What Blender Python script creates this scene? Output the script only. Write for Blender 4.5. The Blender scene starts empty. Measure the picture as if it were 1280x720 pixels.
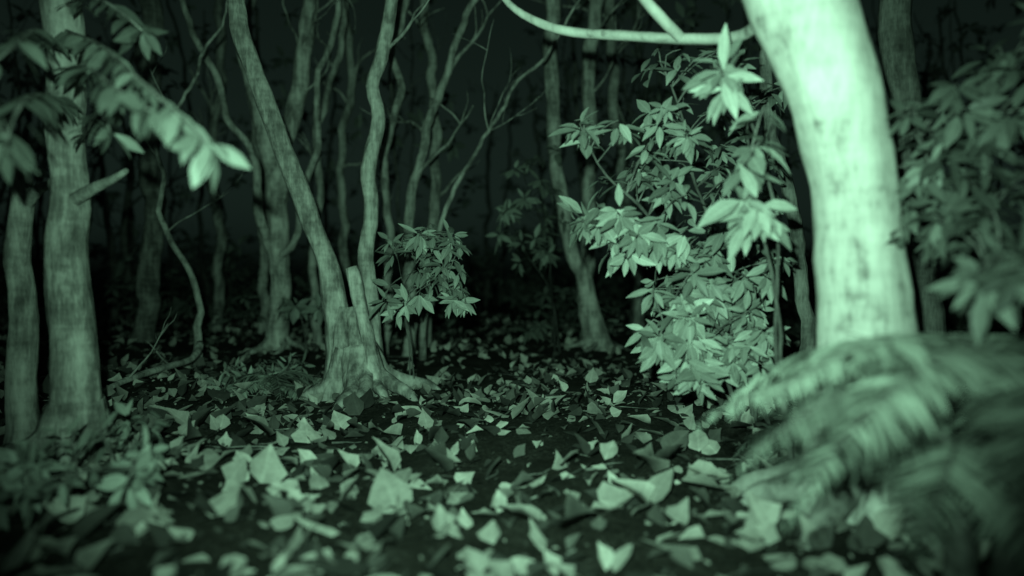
import bpy, math, numpy as np
from mathutils import noise, Vector
rng = np.random.default_rng(7)
CAM_H = 1.1; FPX = 882.0; HOR = 345.0

def W(px, py, d):           # survey: bearing + distance -> metres
    return np.array([(px-640.0)*d/FPX, d, CAM_H+(HOR-py)*d/FPX])
def g(x, y):
    x = np.asarray(x, float); y = np.asarray(y, float)
    h = 0.045*np.sin(x*1.3+0.6)*np.cos(y*0.9+1.0)+0.025*np.sin(x*2.9+y*1.7)+0.015*np.sin(x*5.3-y*4.1+2)
    h = h + 0.10*(1-np.exp(-(x/3.5)**2))
    far = np.clip((np.hypot(x, y)-14)/30, 0, 1)
    return h + far*0.5*np.sin(x*0.11+y*0.07)
def nrm(v):
    v = np.asarray(v, float); return v/(np.linalg.norm(v, axis=-1, keepdims=True)+1e-9)

# ---------------------------------------------------------------- materials
def mat_base(name):
    m = bpy.data.materials.new(name); m.use_nodes = True
    nt = m.node_tree; return m, nt, nt.nodes, nt.links, nt.nodes['Principled BSDF']
def math_n(N, L, op, a, b=None, c=None):
    n = N.new('ShaderNodeMath'); n.operation = op
    for i, v in enumerate((a, b, c)):
        if v is None: continue
        if isinstance(v, (int, float)): n.inputs[i].default_value = v
        else: L.new(v, n.inputs[i])
    return n.outputs[0]
def ramp(N, L, f, stops):
    r = N.new('ShaderNodeValToRGB'); L.new(f, r.inputs[0])
    e = r.color_ramp.elements
    while len(e) < len(stops): e.new(0.5)
    for i, (p, c) in enumerate(stops):
        e[i].position = p; e[i].color = (*c, 1) if len(c) == 3 else c
    return r.outputs[0]
def tex(N, L, vec, scale, sc=(1,1,1), detail=4, rough=0.6):
    mp = N.new('ShaderNodeMapping'); mp.inputs['Scale'].default_value = sc; L.new(vec, mp.inputs[0])
    t = N.new('ShaderNodeTexNoise'); t.inputs['Scale'].default_value = scale
    t.inputs['Detail'].default_value = detail; t.inputs['Roughness'].default_value = rough
    L.new(mp.outputs[0], t.inputs['Vector']); return t.outputs[0]
def tint(N, L, val, col):
    m = N.new('ShaderNodeVectorMath'); m.operation = 'SCALE'
    m.inputs[0].default_value = col; L.new(val, m.inputs['Scale']); return m.outputs[0]

def bark(name, lo, hi, ring=0.4, bump=.75):
    m, nt, N, L, P = mat_base(name)
    tc = N.new('ShaderNodeTexCoord').outputs['Object']
    at = N.new('ShaderNodeAttribute'); at.attribute_name = 'lf'
    sp = N.new('ShaderNodeSeparateColor'); L.new(at.outputs['Color'], sp.inputs[0])
    a = tex(N, L, tc, 11, (1,1,0.2), 5, 0.7)
    b = tex(N, L, tc, 4, (0.9,0.9,5), 2, 0.6)
    c = tex(N, L, tc, 5, (1,1,0.6), 4, 0.7)
    v = math_n(N, L, 'MULTIPLY', a, 0.5)
    v = math_n(N, L, 'MULTIPLY_ADD', b, ring*0.5, v)
    v = math_n(N, L, 'MULTIPLY_ADD', c, 0.5, v)
    v = math_n(N, L, 'DIVIDE', v, 1.0+ring*0.5)
    r = ramp(N, L, v, [(0.38,(lo*0.4,)*3),(0.46,(lo,)*3),(0.53,((lo+hi)/2,)*3),(0.61,(hi,)*3)])
    bw = math_n(N, L, 'MULTIPLY', r, sp.outputs[0])
    L.new(tint(N, L, bw, (1.0,0.98,0.93)), P.inputs['Base Color'])
    P.inputs['Roughness'].default_value = 0.85
    P.inputs['Specular IOR Level'].default_value = 0.2
    bp = N.new('ShaderNodeBump'); bp.inputs['Strength'].default_value = bump; bp.inputs['Distance'].default_value = 0.03
    L.new(a, bp.inputs['Height']); L.new(bp.outputs[0], P.inputs['Normal'])
    return m
def leafmat(name, col, rough=0.5, vein=0.5, blotch=0.35):
    m, nt, N, L, P = mat_base(name)
    at = N.new('ShaderNodeAttribute'); at.attribute_name = 'lf'
    sp = N.new('ShaderNodeSeparateColor'); L.new(at.outputs['Color'], sp.inputs[0])
    tone, s, t = sp.outputs[0], sp.outputs[1], sp.outputs[2]
    mid = math_n(N, L, 'LESS_THAN', s, 0.09)
    w = math_n(N, L, 'MULTIPLY_ADD', s, -9.0, math_n(N, L, 'MULTIPLY', t, 50.0))
    lat = math_n(N, L, 'GREATER_THAN', math_n(N, L, 'SINE', w), 0.86)
    vn = math_n(N, L, 'MAXIMUM', mid, math_n(N, L, 'MULTIPLY', lat, 0.5))
    tc = N.new('ShaderNodeTexCoord').outputs['Object']
    a = tex(N, L, tc, 16, (1,1,1), 3, 0.65)
    k = math_n(N, L, 'MULTIPLY_ADD', a, blotch*2, 1-blotch)
    k = math_n(N, L, 'MULTIPLY', k, tone)
    k = math_n(N, L, 'MULTIPLY', k, math_n(N, L, 'MULTIPLY_ADD', vn, vein*0.7, 0.93))
    L.new(tint(N, L, k, col), P.inputs['Base Color'])
    P.inputs['Roughness'].default_value = rough
    P.inputs['Specular IOR Level'].default_value = 0.3
    return m
BARK = bark('pale_bark', 0.17, 0.46, .25); BARKB = bark('smooth_pale_bark', 0.52, 0.76, 0.3, .35)
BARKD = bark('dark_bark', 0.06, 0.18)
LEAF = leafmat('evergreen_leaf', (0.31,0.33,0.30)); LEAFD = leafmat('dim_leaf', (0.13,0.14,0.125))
LIT = leafmat('dry_leaf', (0.35,0.34,0.315), 0.75, 0.25, 0.6)
FERN = leafmat('fern_pinna', (0.27,0.29,0.26), 0.6, 0.3)
def soil():
    m, nt, N, L, P = mat_base('soil')
    tc = N.new('ShaderNodeTexCoord').outputs['Object']
    a = tex(N, L, tc, 3, detail=5, rough=0.7); b = tex(N, L, tc, 38, detail=3, rough=0.7)
    v = math_n(N, L, 'MULTIPLY_ADD', b, 0.5, math_n(N, L, 'MULTIPLY', a, 0.5))
    r = ramp(N, L, v, [(0.38,(0.013,0.012,0.011)),(0.52,(0.032,0.030,0.026)),(0.66,(0.08,0.076,0.07))])
    L.new(r, P.inputs['Base Color']); P.inputs['Roughness'].default_value = 0.95
    P.inputs['Specular IOR Level'].default_value = 0.1
    bp = N.new('ShaderNodeBump'); bp.inputs['Strength'].default_value = 0.9; bp.inputs['Distance'].default_value = 0.04
    L.new(b, bp.inputs['Height']); L.new(bp.outputs[0], P.inputs['Normal']); return m
SOIL = soil()

# ---------------------------------------------------------------- mesh builder
TT = np.array([0.13,0.36,0.62,0.85]); 
class B:
    def __init__(s, name, mats):
        s.name, s.mats = name, mats
        s.V=[]; s.A=[]; s.loops=[]; s.tot=[]; s.mi=[]; s.n=0; s.lv=[]
    def add(s, v, a, loops, tot, mi):
        s.V.append(v); s.A.append(a); s.loops.append(np.asarray(loops).ravel()+s.n)
        s.tot.append(np.asarray(tot)); s.mi.append(np.full(len(tot), mi)); s.n += len(v)
    def leaf(s, p, d, up, L, w, fold=0.25, curl=0.15, tone=1.0):
        s.lv.append((*p, *d, *up, L, w, fold, curl, tone))
    def leaves(s, arr, mi, prof=(0.5,1,0.92,0.42), jit=0.0, thick=0):
        arr = np.asarray(arr, float); n = len(arr)
        if n == 0: return
        p, d, up = arr[:,0:3], nrm(arr[:,3:6]), arr[:,6:9]
        L, w, fo, cu, to = (arr[:,9+i] for i in range(5))
        sd = nrm(np.cross(d, up)); nn = nrm(np.cross(sd, d))
        t = np.concatenate([[0], np.repeat(TT,3), [1]])
        a = np.concatenate([[0], np.array([[-q,0,q] for q in prof]).ravel(), [0]])
        al = np.broadcast_to(t, (n,14)).copy(); ac = np.broadcast_to(a, (n,14)).copy()
        if jit:
            ac *= 1+jit*rng.uniform(-1,1,(n,14)); al += jit*0.12*rng.uniform(-1,1,(n,14))
        tw = rng.uniform(-0.25,0.25,(n,1))*(1+jit*2)
        h = np.abs(ac)*(fo*w)[:,None] - cu[:,None]*L[:,None]*al**2 + tw*ac*w[:,None]*al
        if jit: h += rng.uniform(-1,1,(n,14))*L[:,None]*0.05*jit*2
        v = p[:,None]+d[:,None]*(al*L[:,None])[...,None]+sd[:,None]*(ac*w[:,None])[...,None]+nn[:,None]*h[...,None]
        at = np.stack([np.broadcast_to(to[:,None],(n,14)), np.broadcast_to(np.abs(a),(n,14)), np.broadcast_to(t,(n,14)), np.ones((n,14))], -1)
        lp=[0,2,1,0,3,2]; tt=[3,3]
        for i in range(3):
            b0=1+3*i; b1=b0+3
            lp += [b0,b0+1,b1+1,b1, b0+1,b0+2,b1+2,b1+1]; tt += [4,4]
        lp += [10,11,13, 11,12,13]; tt += [3,3]
        lps = (np.array(lp)[None]+14*np.arange(n)[:,None]).ravel()
        s.add(v.reshape(-1,3), at.reshape(-1,4), lps, np.tile(tt,n), mi)
        return v
    def flush(s, mi=1, **k):
        s.leaves(s.lv, mi, **k); s.lv=[]
    def tube(s, pts, rad, sides=12, mi=0, tone=1.0, step=0.08, rough=0.08, wig=0.0, cap=True):
        pts = np.asarray(pts, float); rad = np.asarray(rad, float)
        P = np.vstack([2*pts[0]-pts[1], pts, 2*pts[-1]-pts[-2]])
        out=[]; ro=[]
        for i in range(len(pts)-1):
            p0,p1,p2,p3 = P[i:i+4]; n = max(2, int(np.linalg.norm(p2-p1)/step))
            for u in np.arange(n)/n:
                out.append(0.5*((2*p1)+(-p0+p2)*u+(2*p0-5*p1+4*p2-p3)*u*u+(-p0+3*p1-3*p2+p3)*u**3)); ro.append(rad[i]*(1-u)+rad[i+1]*u)
        out.append(pts[-1]); ro.append(rad[-1]); C=np.array(out); R=np.array(ro)
        if wig:
            ph = rng.uniform(0,99)
            for i in range(1,len(C)):
                q = Vector((C[i][0]*0.3+ph, ph, C[i][2]*2.1+C[i][0]*1.4)); q3=q*3.1
                k = min(1, i*step/0.5)
                C[i,0] += k*wig*(noise.noise(q)+.3*noise.noise(q3)); C[i,1] += k*wig*noise.noise(q+Vector((31,7,3)))
        T = nrm(np.gradient(C, axis=0)); 
        u = np.cross(T[0], [0.3,1,0.1]); u = u/np.linalg.norm(u)
        an = np.arange(sides)*2*math.pi/sides; V=[]; A=[]; ln=0; k3=rng.uniform(0,6)
        for i in range(len(C)):
            u = u-T[i]*np.dot(u,T[i]); u/=np.linalg.norm(u); v=np.cross(T[i],u)
            ln += 0 if i==0 else np.linalg.norm(C[i]-C[i-1])
            rr=[]
            for a in an:
                q = Vector((math.cos(a)*1.3+k3, math.sin(a)*1.3, ln*2.5))
                q2 = Vector((math.cos(a)*2.6+k3, math.sin(a)*2.6, ln*9))
                rr.append(R[i]*(1+rough*2*noise.noise(q)+rough*0.8*noise.noise(q2)))
            rr=np.array(rr)
            V.append(C[i]+np.cos(an)[:,None]*u*rr[:,None]+np.sin(an)[:,None]*v*rr[:,None])
            A.append(np.stack([np.full(sides,tone), an/6.283, np.full(sides,ln), np.ones(sides)],-1))
        V=np.vstack(V); A=np.vstack(A); m=len(C)
        i,j=np.meshgrid(np.arange(m-1),np.arange(sides),indexing='ij'); j2=(j+1)%sides
        q=np.stack([i*sides+j,i*sides+j2,(i+1)*sides+j2,(i+1)*sides+j],-1).reshape(-1,4)
        lo=list(q.ravel()); tot=[4]*len(q)
        if cap: lo += list((m-1)*sides+np.arange(sides)); tot.append(sides)
        s.add(V,A,lo,tot,mi)
        return C, R
    def build(s):
        V=np.vstack(s.V); A=np.vstack(s.A); lo=np.concatenate(s.loops); tot=np.concatenate(s.tot); mi=np.concatenate(s.mi)
        me=bpy.data.meshes.new(s.name); me.vertices.add(len(V)); me.vertices.foreach_set('co',V.ravel().astype(np.float32))
        me.loops.add(len(lo)); me.loops.foreach_set('vertex_index',lo.astype(np.int32))
        me.polygons.add(len(tot)); st=np.concatenate([[0],np.cumsum(tot)[:-1]])
        me.polygons.foreach_set('loop_start',st.astype(np.int32))
        me.polygons.foreach_set('material_index',mi.astype(np.int32))
        me.polygons.foreach_set('use_smooth',np.ones(len(tot),bool))
        for m in s.mats: me.materials.append(m)
        ca=me.attributes.new('lf','FLOAT_COLOR','POINT'); ca.data.foreach_set('color',A.ravel().astype(np.float32))
        me.update(calc_edges=True); me.validate()
        o=bpy.data.objects.new(s.name,me); bpy.context.collection.objects.link(o); return o

def rad_of(w, d): return 0.5*w*d/FPX
def stem(b, pts, ground=True, up=2.5, sides=14, mi=0, tone=1.0, wig=0.05, rough=0.08, flare=1.5, cap=True):
    """pts: (bearing px, elevation px, distance m, width px)"""
    P=[W(p[0],p[1],p[2]) for p in pts]; R=[rad_of(p[3],p[2]) for p in pts]
    if ground:
        z0=float(g(P[0][0],P[0][1])); P[0][2]=z0-0.06
        m=P[0]*0.78+P[1]*0.22; P.insert(1,m); R.insert(1,R[0]*1.03); R[0]*=flare
    if up>0:
        d=nrm(P[-1]-P[-2]); 
        d=nrm(d+np.array([0,0,0.5]))
        for k in (0.5,1.0):
            P.append(P[-1]+d*up*0.5+rng.normal(0,0.06,3)); R.append(R[-1]*0.72)
    C,RR=b.tube(P,R,sides,mi,tone,0.08,rough,wig,cap); return C,RR
def bare(b, p, d, L, r, depth=1, mi=0, tone=0.9, upb=0.25, sides=6):
    n=max(4,int(L/0.16)); pts=[np.array(p)]; d=nrm(d); dirs=[]
    for i in range(n):
        d=nrm(d+rng.normal(0,0.2,3)+np.array([0,0,upb*0.35])); pts.append(pts[-1]+d*L/n); dirs.append(d)
    b.tube(pts,np.linspace(r,r*0.3,n+1),sides,mi,tone,0.07,0.1,0)
    if depth>0:
        for k in range(rng.integers(1,4)):
            i=rng.integers(n//3,n); bare(b,pts[i],nrm(dirs[i-1]+rng.normal(0,0.5,3)),L*rng.uniform(.3,.6),r*0.5,depth-1,mi,tone,upb,5)
    return pts
def cluster(b, p, ax, n, L, droop=0.4, tone=1.0, wr=0.19):
    ax=nrm(ax); u=nrm(np.cross(ax,[0.2,0.3,1.0])); v=np.cross(ax,u); a0=rng.uniform(0,6.28)
    for i in range(n):
        a=a0+i*6.283/n*rng.uniform(0.9,1.1)+rng.normal(0,.2); o=rng.uniform(.1,.7)
        d=nrm((math.cos(a)*u+math.sin(a)*v)*1.0+ax*o+np.array([0,0,-droop*rng.uniform(.5,1.6)]))
        l=L*rng.uniform(.62,1.15)
        b.leaf(np.array(p)+d*0.02-ax*rng.uniform(0,.07),d,ax+np.array([0,0,.4])+rng.normal(0,.25,3),l,l*wr*rng.uniform(.85,1.25),rng.uniform(.0,.45),rng.uniform(.0,.3),tone*rng.uniform(.55,1.25))
def crown(b, C, R, n=16, rad=1.3, L=0.18, per=6):
    top=C[-1]
    for i in range(n):
        s0=C[-1-int(rng.integers(0,max(2,len(C)//5)))]
        e=top+nrm(rng.normal(0,1,3))*np.array([1,1,.6])*rad*rng.uniform(.5,1)+np.array([0,0,.45])
        m=(s0+e)/2+rng.normal(0,.12,3)
        b.tube([s0,m,e],[R[-1]*.5,R[-1]*.32,.005],5,0,.9,.15,.05)
        for k in range(5):
            cluster(b,(m if k%3==0 else e)+rng.normal(0,.2,3),nrm(e-s0)+rng.normal(0,.4,3),per,L,.4,.9)
def roots(b, c, r, n=7, L=0.5, tone=1.0, sides=8, hi=1.0):
    a0=rng.uniform(0,6.28)
    for i in range(n):
        a=a0+i*6.283/n+rng.normal(0,.2); l=L*rng.uniform(.6,1.3); pts=[]; 
        bend=rng.normal(0,.4)
        for k,t in enumerate((0,.2,.45,.75,1.0)):
            aa=a+bend*t; x=c[0]+math.cos(aa)*(r*.35+l*t); y=c[1]+math.sin(aa)*(r*.35+l*t)
            z=float(g(x,y))+(.24,.11,.055,.025,-.04)[k]*(r/0.16)*hi; pts.append((x,y,z))
        b.tube(pts,np.array([.45,.34,.25,.18,.07])*r,sides,0,tone,.05,.15,0)

# ---------------------------------------------------------------- ground
def ground():
    a=np.concatenate([-np.geomspace(150,6,26),np.linspace(-5.8,5.8,90),np.geomspace(6,150,26)])
    by=np.concatenate([-np.geomspace(150,2,20),np.linspace(-1.8,12,110),np.geomspace(12.3,180,34)])
    X,Y=np.meshgrid(a,by,indexing='ij'); Z=g(X,Y); V=np.stack([X,Y,Z],-1).reshape(-1,3)
    n,m=X.shape; i,j=np.meshgrid(np.arange(n-1),np.arange(m-1),indexing='ij')
    q=np.stack([i*m+j,(i+1)*m+j,(i+1)*m+j+1,i*m+j+1],-1).reshape(-1,4)
    b=B('ground',[SOIL]); b.add(V,np.ones((len(V),4)),q.ravel(),[4]*len(q),0); return b.build()
ground()

def litter():
    b=B('fallen_leaves',[LIT])
    def scatter(n, x0,x1,y0,y1, lmin,lmax, flat, dk=.5, upt=.3, prof=(.5,1,.72,.3)):
        x=rng.uniform(x0,x1,n); y=y0+(y1-y0)*rng.uniform(0,1,n)
        dens=np.array([noise.noise(Vector((float(a)*.8,float(c)*.8,3))) for a,c in zip(x,y)])
        keep=rng.uniform(-.55,.45,n)<dens*.6+.2; x=x[keep]; y=y[keep]; n=len(x)
        L=lmin+(lmax-lmin)*rng.beta(1.6,2.4,n)
        yaw=rng.uniform(0,6.283,n); pit=rng.normal(0,flat*.6,n)
        isup=rng.uniform(0,1,n)<upt; pit=np.where(isup,rng.uniform(.25,1.15,n),pit)
        d=np.stack([np.cos(yaw)*np.cos(pit),np.sin(yaw)*np.cos(pit),np.sin(pit)],-1)
        up=np.stack([rng.normal(0,flat,n),rng.normal(-.12,flat,n),np.ones(n)],-1)
        w=L*rng.uniform(.2,.40,n)*np.where(isup,1.2,1); fold=np.where(rng.uniform(0,1,n)<.4,rng.uniform(.4,1.0,n),rng.uniform(-.3,.4,n))
        cu=np.where(isup,rng.uniform(-.05,.3,n),rng.uniform(-.2,.35,n)); tone=np.where(rng.uniform(0,1,n)<dk,rng.uniform(.06,.3,n),rng.uniform(.6,1.3,n))
        z=g(x,y)+.015+np.where(isup,0,np.abs(np.sin(pit))*L*.5)
        k=np.where(isup,0,.5)
        arr=np.column_stack([x-d[:,0]*L/2,y-d[:,1]*L/2,z-d[:,2]*L*k,d,up,L,w,fold,cu,tone])
        b.leaves(arr,0,prof=prof,jit=.24)
    scatter(3400,-6,6,.8,8,.07,.18,.36,.5)
    scatter(3000,-6,6,.8,8,.08,.19,.36,.35,.65,(.8,1,.58,.22))
    scatter(380,-4,4,1.4,6,.18,.26,.3,.3,.6,(.75,1,.6,.24))
    scatter(7000,-6,6,.8,8,.015,.05,.35,.7)
    scatter(6500,-12,12,8,18,.08,.19,.36,.4,.5,(.7,1,.62,.26))
    b.build()
litter()
def twigs():
    b=B('fallen_twigs',[BARK])
    for i in range(150):
        x=rng.uniform(-4.5,4.5); y=rng.uniform(1.4,10); a=rng.uniform(0,6.28); l=rng.uniform(.1,.5); pts=[]
        for k in range(5):
            a+=rng.normal(0,.3); x+=math.cos(a)*l/4; y+=math.sin(a)*l/4; pts.append((x,y,float(g(x,y))+.015+.01*rng.uniform()))
        b.tube(pts,np.linspace(.006,.002,5)*rng.uniform(.6,1.5),5,0,rng.uniform(.3,.8),.1,.1)
    b.build()
twigs()

# ---------------------------------------------------------------- main trees
def t_center():
    b=B('forest_tree',[BARK,LEAF])
    C,R=stem(b,[(432,490,6.7,48),(424,400,6.7,33),(412,335,6.7,27),(392,285,6.65,25),(362,205,6.6,25),(332,132,6.5,24),(308,55,6.5,22),(297,-10,6.5,21)],sides=20,wig=.04,tone=1.1)
    crown(b,C,R,10)
    C,R=stem(b,[(458,488,6.75,44),(466,400,6.8,24),(457,325,6.8,20),(465,262,6.8,19),(459,212,6.75,19),(474,150,6.8,18),(469,110,6.8,17),(482,62,6.8,17),(490,-10,6.8,16)],sides=16,wig=.04,tone=1.1)
    crown(b,C,R,9)
    bare(b,C[-40],[.6,.1,1],1.0,.022)
    b.tube([W(475,492,6.4)-[0,0,.1],W(463,440,6.45),W(449,385,6.47),W(438,335,6.5)],[.10,.062,.058,.062],14,0,1.35,.06,.2,.03)
    for dx in (-12,4,16): 
        b.tube([W(440+dx*2.2,500,6.55),W(440+dx*1.3,450,6.55),W(437+dx*.8,385,6.66)],[.13,.085,.055],12,0,1.05,.06,.22)
    c=W(445,490,6.6); roots(b,c,.26,13,.62,1.15,8,1.1)
    b.flush(); return b.build()
t_center()

def t_second():
    b=B('forest_tree',[BARK,LEAF])
    C,R=stem(b,[(345,442,9.9,28),(349,380,9.9,25),(347,300,9.9,27),(345,225,9.9,26),(330,150,9.8,22),(312,90,9.7,17),(300,20,9.7,14)],sides=16,wig=.06,tone=1.2)
    crown(b,C,R,7)
    C,R=stem(b,[(350,250,9.9,22),(356,190,9.95,22),(370,140,10,21),(378,70,10,20),(392,-5,10,19)],ground=False,sides=14,wig=.06,tone=1.2)
    crown(b,C,R,7)
    stem(b,[(345,330,9.9,14),(325,260,9.7,12),(318,190,9.7,10),(290,150,9.6,9),(268,90,9.6,9),(240,40,9.6,8),(225,-5,9.6,6)],ground=False,sides=8,wig=.08,up=1,tone=1.1)
    stem(b,[(350,320,9.8,10),(370,300,9.7,9),(378,240,9.7,8),(400,180,9.7,9),(395,120,9.7,8),(420,30,9.7,8)],ground=False,sides=8,wig=.08,up=1)
    for i in range(5): bare(b,C[rng.integers(8,len(C)-25)],[rng.normal(),rng.normal()*.5,1],1.3,.02)
    roots(b,W(345,442,9.9),.16,7,.5); b.flush(); b.build()
    b=B('slender_tree',[BARK,LEAF])
    C,R=stem(b,[(330,405,11.8,12),(326,300,11.8,11),(322,200,11.8,10),(312,100,11.8,10),(318,0,11.8,9)],sides=8,wig=.1,up=1.5); crown(b,C,R,4)
    b.flush(); b.build()
t_second()

def t_left():
    b=B('forest_tree',[BARK,LEAF])
    C,R=stem(b,[(94,510,4.2,60),(90,420,4.2,50),(85,320,4.2,47),(86,220,4.2,44),(82,110,4.2,43),(80,0,4.2,44)],sides=20,wig=.03,flare=1.3,tone=1.05)
    crown(b,C,R,8)
    stem(b,[(95,250,4.15,18),(120,236,4.1,15),(148,224,4.0,10),(165,214,3.9,6)],ground=False,sides=8,up=0,tone=.9)
    roots(b,W(94,510,4.2),.2,7,.4,.9)
    # leafy boughs on that tree
    def spray(pts,L,rad,every=.055,tone=1.0,droop=.5):
        Cc,_=b.tube(pts,np.linspace(rad,.004,len(pts)),6,0,.7,every,.05)
        for i in range(2,len(Cc)):
            t=nrm(Cc[i]-Cc[i-1]); s=nrm(np.cross(t,[0,0,1]))
            for sg in (-1,1):
                d=t*.55+s*sg*rng.uniform(.5,1)+[0,0,-droop*rng.uniform(.3,1.4)]; l=L*rng.uniform(.7,1.15)
                b.leaf(Cc[i],nrm(d),np.array([0,0,1])+rng.normal(0,.3,3)-t*.2,l,l*.17,rng.uniform(.1,.4),rng.uniform(.05,.3),tone*rng.uniform(.6,1.2))
        cluster(b,Cc[-1],t,5,L,.7,tone)
    spray([W(84,40,4.2),W(130,60,3.4),W(180,105,2.9),(W(232,150,2.7)),W(262,180,2.6)],.16,.012,.075,.55,.9)
    spray([W(84,90,4.2),W(110,85,3.4),W(145,110,2.9),W(190,140,2.7)],.15,.012,.08,.45,.8)
    spray([W(84,10,4.2),W(120,0,3.8),W(150,15,3.6),W(180,40,3.5)],.18,.014,.11,.3)
    spray([W(80,130,4.2),W(60,120,3.5),W(30,130,2.8),W(5,190,2.6)],.17,.014,.09,.5)
    spray([W(80,60,4.2),W(50,40,3.4),W(20,60,2.9),W(-30,100,2.8)],.17,.014,.09,.5)
    spray([W(100,180,4.1),W(120,150,3.6),W(128,140,3.4),W(140,165,3.3)],.15,.01,.11,.45)
    b.flush(); b.build()
    b=B('forest_tree',[BARK,LEAF])
    C,R=stem(b,[(28,500,4.4,36),(26,400,4.4,31),(24,300,4.4,28),(30,235,4.4,26),(10,190,4.4,24),(-14,120,4.4,22),(-30,0,4.4,20)],sides=16,wig=.03,tone=1.0)
    crown(b,C,R,7)
    stem(b,[(28,262,4.4,18),(50,238,4.35,14),(66,232,4.3,12),(72,228,4.28,10)],ground=False,sides=8,up=0,tone=.9)
    b.flush(); b.build()
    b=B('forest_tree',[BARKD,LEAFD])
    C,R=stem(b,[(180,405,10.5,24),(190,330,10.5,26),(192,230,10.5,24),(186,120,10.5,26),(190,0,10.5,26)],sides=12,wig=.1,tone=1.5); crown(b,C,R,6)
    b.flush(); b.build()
    b=B('crooked_sapling',[BARK,LEAF])
    C,R=stem(b,[(246,440,8.2,11),(250,400,8.2,9),(238,345,8.2,8),(215,300,8.2,7),(202,265,8.1,7),(195,225,8.1,6),(205,170,8.1,5),(235,110,8.1,5),(262,60,8,4)],sides=8,wig=.1,up=.8)
    for i in (20,30,36): bare(b,C[i],[rng.normal(),0,1],.9,.012)
    b.build()
t_left()

def t_rcenter():
    b=B('forest_tree',[BARK,LEAF])
    C,R=stem(b,[(748,432,10.6,36),(736,385,10.6,26),(728,345,10.6,22),(712,315,10.5,18),(703,250,10.5,17),(692,190,10.5,17),(690,110,10.4,18),(688,50,10.4,19),(692,-5,10.4,19)],sides=16,wig=.06,tone=1.2)
    crown(b,C,R,7)
    C,R=stem(b,[(730,360,10.6,18),(736,310,10.7,18),(734,240,10.8,17),(741,170,10.8,16),(734,90,10.8,17),(748,0,10.8,17)],ground=False,sides=14,wig=.06,tone=1.1)
    crown(b,C,R,7)
    for i in range(4): bare(b,C[rng.integers(15,len(C)-25)],[rng.normal(),rng.normal()*.5,.8],1.4,.02)
    roots(b,W(748,435,10.6),.17,7,.4,.9); b.flush(); b.build()
t_rcenter()

def t_thin():
    specs=[[(398,380,10.5,12),(392,330,10.5,11),(402,240,10.5,10),(396,180,10.5,10),(414,110,10.5,9),(428,40,10.5,9),(432,-10,10.5,8)],
     [(510,412,9.2,16),(518,330,9.2,14),(514,270,9.2,13),(528,200,9.2,12),(546,130,9.2,11),(558,85,9.2,10),(580,30,9.2,9),(600,-10,9.2,8)],
     [(532,400,10.6,15),(538,300,10.6,14),(545,200,10.6,13),(541,100,10.6,12),(530,0,10.6,11)],
     [(478,395,9.5,12),(490,300,9.5,11),(480,200,9.5,11),(500,110,9.5,10),(490,60,9.5,10),(512,-10,9.5,10)],
     [(540,330,8.6,7),(552,270,8.6,6),(585,215,8.6,6),(612,165,8.6,5),(645,110,8.6,5),(690,62,8.6,4)],
     [(420,395,12,12),(432,300,12,11),(426,200,12,10),(440,100,12,10),(430,0,12,10)],
     [(270,410,13,13),(276,300,13,12),(268,200,13,12),(280,100,13,11),(276,0,13,11)],
     [(800,400,12,14),(790,300,12,13),(770,150,12,13),(760,0,12,13)]]
    for k,s in enumerate(specs):
        b=B('slender_tree',[BARK,LEAF])
        C,R=stem(b,s,sides=8,wig=.08,up=1.5,flare=1.3,tone=.9,ground=(k!=4)); crown(b,C,R,4)
        for i in range(3): bare(b,C[rng.integers(len(C)//4,len(C)-20)],[rng.normal(),rng.normal()*.5,1.2],rng.uniform(.7,1.6),R[0]*.3,tone=.9)
        if k==4: b.tube([W(540,330,8.6),W(530,400,8.7),W(528,450,8.8)],[.035,.04,.05],8,0,.8)
        b.flush(); b.build()
t_thin()

def t_right():
    b=B('forest_tree',[BARKB,LEAF])
    C,R=stem(b,[(1085,640,3.3,150),(1082,480,3.3,118),(1078,390,3.3,108),(1072,300,3.3,102),(1058,200,3.3,100),(1036,110,3.3,108),(1003,20,3.3,124),(980,-60,3.3,116)],sides=40,wig=.03,rough=.05,flare=1.2,tone=.95)
    crown(b,C,R,10,1.6)
    # long bare limb reaching over the path
    b.tube([W(985,-40,3.4),W(955,15,3.6),W(922,46,3.9),(W(850,50,4.1)),W(770,46,4.3),W(715,42,4.4),W(672,30,4.5),W(635,8,4.6),W(612,-25,4.7)],[.06,.035,.03,.03,.029,.028,.026,.022,.018],10,0,.75,.06,.12,.03)
    b.tube([W(850,50,4.1),W(822,22,4.0),W(795,-10,4.0),W(780,-60,4.0)],[.03,.032,.032,.028],10,0,.75,.06,.1,.03)
    roots(b,W(1085,640,3.3),.28,8,.5,.5); b.flush(); b.build()
    b=B('forest_tree',[BARK,LEAF])
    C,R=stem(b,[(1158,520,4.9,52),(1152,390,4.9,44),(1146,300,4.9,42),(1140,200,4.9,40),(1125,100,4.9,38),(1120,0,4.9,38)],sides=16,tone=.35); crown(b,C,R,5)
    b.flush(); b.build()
    b=B('slender_tree',[BARK,LEAF])
    C,R=stem(b,[(1010,540,5.6,20),(1000,400,5.6,18),(985,250,5.6,16),(965,120,5.6,16),(950,-10,5.6,16)],sides=12,tone=.6,wig=.1); crown(b,C,R,5)
    b.flush(); b.build()
t_right()

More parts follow.
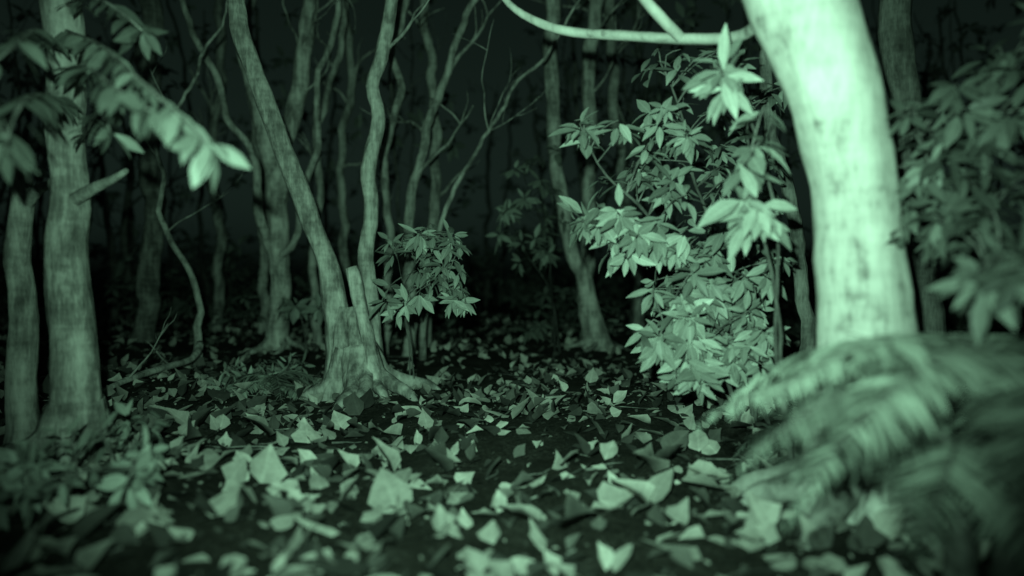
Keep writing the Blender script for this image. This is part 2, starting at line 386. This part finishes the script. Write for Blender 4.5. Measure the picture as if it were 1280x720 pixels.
# ---------------------------------------------------------------- shrubs
def shrub(name, base, blobs, L, stems, mats=None, per=7, tone=1.0, droop=.45, wr=.19, r0=.018):
    """base (px,py,d); blobs: (px,py,d, rx,ry px, rd m, n clusters)"""
    b=B(name,mats or [BARK,LEAF]); bp=W(*base); bp[2]=float(g(bp[0],bp[1]))-.03; nodes=[]
    for s in stems:
        pts=[bp+rng.normal(0,.04,3)*[1,1,0]]+[W(*q) for q in s]
        C,_=b.tube(pts,np.linspace(r0,r0*.35,len(pts)),8,0,.3,.08,.1,.05); nodes+=list(C[int(len(C)*.25):])
    nodes=np.array(nodes); cen=nodes.mean(0)
    for (px,py,d,rx,ry,rd,n) in blobs:
        c=W(px,py,d); 
        for i in range(n):
            q=nrm(rng.normal(0,1,3))*rng.uniform(.25,1)**.5
            p=c+q*np.array([rx*d/FPX,rd,ry*d/FPX]); j=np.argmin(((nodes-p-[0,0,-.1])**2).sum(1)); s0=nodes[j]
            ax=nrm(nrm(p-s0)*.8+nrm(p-cen)*.4+np.array([0,-.45,.2])+rng.normal(0,.3,3))
            m=(s0+p)/2+[0,0,.04]+rng.normal(0,.02,3)
            b.tube([s0,m,p],[.006,.0045,.003],5,0,.5,.12,.05)
            cluster(b,p,ax,int(rng.integers(per-2,per+2)),L*rng.uniform(.75,1.15),droop,tone*rng.uniform(.6,1.2),wr)
            if rng.uniform()<.35: cluster(b,m,ax,4,L*.85,droop,tone*.6,wr)
    b.flush(); return b.build()
shrub('evergreen_shrub',(945,520,4.9),[
 (745,160,4.5,40,25,.2,6),(745,265,4.4,48,18,.2,7),(810,170,4.6,50,35,.3,9),(800,215,4.6,55,28,.3,9),
 (820,75,4.6,60,18,.25,4),(885,90,4.6,45,35,.3,6),(860,150,4.7,50,45,.4,8),(790,300,4.5,45,35,.25,10),
 (850,280,4.6,65,50,.4,16),(850,355,4.5,60,40,.35,16),(920,330,4.6,60,60,.4,18),(840,420,4.45,42,28,.3,13),
 (890,400,4.5,60,45,.35,18),(950,400,4.6,45,45,.35,14),(870,458,4.4,50,24,.25,15),(930,200,4.9,60,60,.4,12),(940,110,4.9,50,40,.4,6),(960,260,4.9,40,60,.4,9),(940,450,4.5,35,20,.25,8)],
 .155,[[(930,430,4.8),(900,330,4.7),(870,220,4.7),(850,130,4.7),(830,80,4.7)],[(920,440,4.7),(860,360,4.6),(810,270,4.55),(760,220,4.5),(735,170,4.5)],
 [(950,420,4.9),(940,300,4.9),(935,180,4.9),(920,80,4.8)],[(900,460,4.6),(860,430,4.5),(830,410,4.4)],[(900,380,4.7),(830,320,4.6),(770,285,4.45)]],tone=.92,droop=.65,wr=.175)
shrub('large_leaf_shrub',(985,620,3.9),[(925,200,3.6,25,12,.08,2),(925,245,3.5,30,22,.12,4),(950,270,3.5,30,16,.12,3),(895,105,3.6,28,14,.1,2),(885,85,3.6,25,14,.1,1),(960,150,3.6,20,30,.1,2)],
 .19,[[(975,420,3.8),(955,320,3.7),(940,230,3.6),(935,190,3.6)],[(975,420,3.8),(965,250,3.7),(930,130,3.7),(890,85,3.65)]],tone=1.1,per=5,wr=.17,r0=.012,droop=.8)
shrub('broadleaf_sapling',(512,440,6.7),[(500,305,6.3,26,20,.2,5),(545,290,6.2,38,14,.2,6),(570,310,6.1,15,25,.15,4),(530,345,6.2,42,20,.2,7),(577,365,6.1,20,18,.15,6),(505,378,6.2,28,12,.2,5),(555,330,6.2,30,20,.2,4)],
 .17,[[(508,380,6.6),(520,330,6.3),(530,285,6.2)],[(508,380,6.6),(545,355,6.15),(580,370,6.1)],[(508,380,6.6),(500,340,6.3),(495,300,6.2)]],tone=.85,r0=.007,wr=.15,droop=.6)
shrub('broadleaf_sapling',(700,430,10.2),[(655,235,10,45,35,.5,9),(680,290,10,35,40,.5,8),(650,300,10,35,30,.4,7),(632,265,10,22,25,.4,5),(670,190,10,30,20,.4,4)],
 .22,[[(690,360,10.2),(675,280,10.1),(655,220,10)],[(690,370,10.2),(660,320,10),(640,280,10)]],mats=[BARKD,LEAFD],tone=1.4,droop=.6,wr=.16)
shrub('broadleaf_sapling',(380,430,9.5),[(370,382,9.4,25,10,.2,5),(395,385,9.4,20,8,.2,4)],.18,[[(378,400,9.5),(372,385,9.4)],[(385,400,9.5),(395,388,9.4)]],tone=.7,r0=.01)
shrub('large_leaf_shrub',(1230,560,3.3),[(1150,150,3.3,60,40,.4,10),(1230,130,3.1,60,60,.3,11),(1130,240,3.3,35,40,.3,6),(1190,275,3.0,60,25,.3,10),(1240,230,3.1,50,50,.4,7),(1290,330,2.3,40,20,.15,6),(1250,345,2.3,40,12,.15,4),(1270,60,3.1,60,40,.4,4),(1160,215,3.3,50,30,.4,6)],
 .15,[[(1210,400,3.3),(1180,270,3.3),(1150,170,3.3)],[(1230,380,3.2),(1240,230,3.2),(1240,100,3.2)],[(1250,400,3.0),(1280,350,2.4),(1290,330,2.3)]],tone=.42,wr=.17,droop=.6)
shrub('undergrowth_shrub',(120,600,3.4),[(60,560,3.1,70,30,.4,5),(160,590,2.9,50,30,.3,3),(20,610,2.8,60,30,.3,5),(150,530,3.6,60,20,.3,4)],.11,[[(80,560,3.3),(40,570,3.2)],[(150,570,3.2),(170,585,3.0)]],tone=.9,r0=.008)
shrub('undergrowth_shrub',(320,500,7.0),[(310,468,7,40,12,.3,11),(360,455,7.3,40,8,.3,8),(280,490,6.6,30,10,.3,7)],.15,[[(315,480,7),(300,468,7)],[(335,480,7.1),(365,458,7.3)]],tone=.9,r0=.01,per=6,wr=.12)

# fern with arching fronds
def fern(name, crownpt, nf, FL, pin, tone, rise=.6, trunk=.07, drop=.5, pw=.075, n=34):
    b=B(name,[BARKD,FERN]); c=np.array(crownpt,float); z0=float(g(c[0],c[1]))
    if c[2]-z0>.15: b.tube([(c[0]+.05,c[1]+.05,z0-.05),(c[0]+.02,c[1],(z0+c[2])/2),c],[trunk*1.4,trunk,trunk*.9],14,0,.9,.05,.25)
    for i in range(nf):
        a=i*2.399+rng.normal(0,.13); l=FL*rng.uniform(.65,1.15); rs=rise*rng.uniform(.0,1.5)
        t=np.linspace(0,1,n); h=np.stack([np.cos(a)*l*t*.92,np.sin(a)*l*t*.92,l*(rs*t-(drop*rng.uniform(.5,1.5)+rs*.6)*t**2.1)],-1)
        side=np.array([-math.sin(a),math.cos(a),0]); h+=side*(t**2*rng.normal(0,.15))[:,None]*l
        C=c+h; C[:,2]=np.maximum(C[:,2],g(C[:,0],C[:,1])+.04); ft=rng.uniform(.4,1.35)
        b.tube(C[::4],np.linspace(.006,.002,len(C[::4])),5,0,1.2,.1,.03)
        for k in range(3,n):
            tg=nrm(C[k]-C[k-1]); sd=nrm(np.cross(tg,[0,0,1])); e=math.sin(math.pi*min(1,(t[k]*.93+.07))**.75)+.08
            for sg in (-1,1):
                if rng.uniform()<.05: continue
                L=pin*e*rng.uniform(.8,1.1)
                b.leaf(C[k]+tg*rng.normal(0,.003),nrm(sd*sg+tg*.6+[0,0,-.15+rng.normal(0,.12)]),np.array([0,0,1])+rng.normal(0,.3,3),L,L*pw+.002,.2,rng.uniform(-.1,.4),tone*ft*rng.uniform(.6,1.2))
    b.flush(prof=(.95,1,.75,.4)); return b.build()
fern('tree_fern',(1.56,2.2,.80),34,1.0,.19,1.1,rise=.33,trunk=.05,drop=.36,pw=.06,n=48)
fern('tree_fern',(1.42,2.25,.55),20,.72,.16,.75,rise=.35,trunk=.04,drop=.4,pw=.06,n=40)
fern('fern',(-2.25,6.6,.12),11,.6,.13,.85,rise=.5)
fern('fern',(1.7,4.2,.1),9,.5,.12,.3,rise=.6)

b=B('fallen_branch',[BARK]); P=[W(100,512,5.6),W(160,490,6.2),W(205,470,6.8),W(240,440,7.4),W(252,418,7.8)]
for k,q in enumerate(P): q[2]=float(g(q[0],q[1]))+[.03,.07,.1,.16,.28][k]
C,_=b.tube(P,[.02,.028,.032,.036,.045],9,0,1.3,.07,.15,.08); bare(b,C[8],[.6,.3,.5],.6,.012); bare(b,C[18],[-.5,.2,.6],.5,.012); b.build()

# ---------------------------------------------------------------- distant woodland
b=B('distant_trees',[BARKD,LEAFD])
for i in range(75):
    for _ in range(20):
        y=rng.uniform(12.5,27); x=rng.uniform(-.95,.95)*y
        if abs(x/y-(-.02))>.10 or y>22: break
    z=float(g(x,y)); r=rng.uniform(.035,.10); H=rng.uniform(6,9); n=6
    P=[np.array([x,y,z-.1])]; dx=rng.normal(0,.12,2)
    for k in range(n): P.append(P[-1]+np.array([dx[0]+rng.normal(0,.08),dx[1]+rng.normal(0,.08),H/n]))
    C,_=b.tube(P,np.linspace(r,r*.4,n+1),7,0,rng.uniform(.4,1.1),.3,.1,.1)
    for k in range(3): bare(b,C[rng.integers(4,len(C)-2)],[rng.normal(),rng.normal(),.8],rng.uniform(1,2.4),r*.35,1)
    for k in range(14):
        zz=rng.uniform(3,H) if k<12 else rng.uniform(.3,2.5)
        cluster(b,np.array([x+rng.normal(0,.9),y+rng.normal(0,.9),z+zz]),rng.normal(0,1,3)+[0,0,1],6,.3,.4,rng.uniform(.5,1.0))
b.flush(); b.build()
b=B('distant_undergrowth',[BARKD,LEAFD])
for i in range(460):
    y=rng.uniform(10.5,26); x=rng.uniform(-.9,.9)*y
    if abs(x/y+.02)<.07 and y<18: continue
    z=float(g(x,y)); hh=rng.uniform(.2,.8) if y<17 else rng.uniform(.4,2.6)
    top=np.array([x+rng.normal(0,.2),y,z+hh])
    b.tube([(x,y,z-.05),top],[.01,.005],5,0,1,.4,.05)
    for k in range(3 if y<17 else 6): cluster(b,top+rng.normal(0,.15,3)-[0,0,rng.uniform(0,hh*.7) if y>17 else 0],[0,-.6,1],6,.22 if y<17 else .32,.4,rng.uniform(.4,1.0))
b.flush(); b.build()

# ---------------------------------------------------------------- night sky, lamp, camera
w=bpy.data.worlds.new("World"); bpy.context.scene.world=w; w.use_nodes=True; nt=w.node_tree; N=nt.nodes; L=nt.links
bg=N['Background']; sky=N.new('ShaderNodeTexSky'); sky.sky_type='NISHITA'; sky.sun_disc=False
sky.sun_elevation=math.radians(1); sky.sun_rotation=math.radians(180)
bw=N.new('ShaderNodeRGBToBW'); L.new(sky.outputs[0],bw.inputs[0])
L.new(tint(N,L,bw.outputs[0],(.52,1,.77)),bg.inputs['Color']); bg.inputs['Strength'].default_value=.010

ld=bpy.data.lights.new('infrared_lamp','SPOT'); ld.energy=1250; ld.color=(.50,1,.68); ld.spot_size=math.radians(92); ld.spot_blend=1.0; ld.shadow_soft_size=.03
lo=bpy.data.objects.new('infrared_lamp',ld); bpy.context.collection.objects.link(lo); lo.location=(-.14,-.02,1.34)
lo.rotation_euler=(math.radians(94),0,math.radians(-2.5))
cd=bpy.data.cameras.new('camera'); co=bpy.data.objects.new('camera',cd); bpy.context.collection.objects.link(co)
co.location=(0,0,CAM_H); co.rotation_euler=(math.radians(89),0,0); cd.sensor_width=36; cd.lens=24.8; cd.clip_end=500; cd.clip_start=.05
cd.dof.use_dof=True; cd.dof.focus_distance=5.6; cd.dof.aperture_fstop=.45
sc=bpy.context.scene; sc.camera=co
sc.view_settings.view_transform='Standard'; sc.view_settings.look='None'; sc.view_settings.exposure=0; sc.view_settings.gamma=1
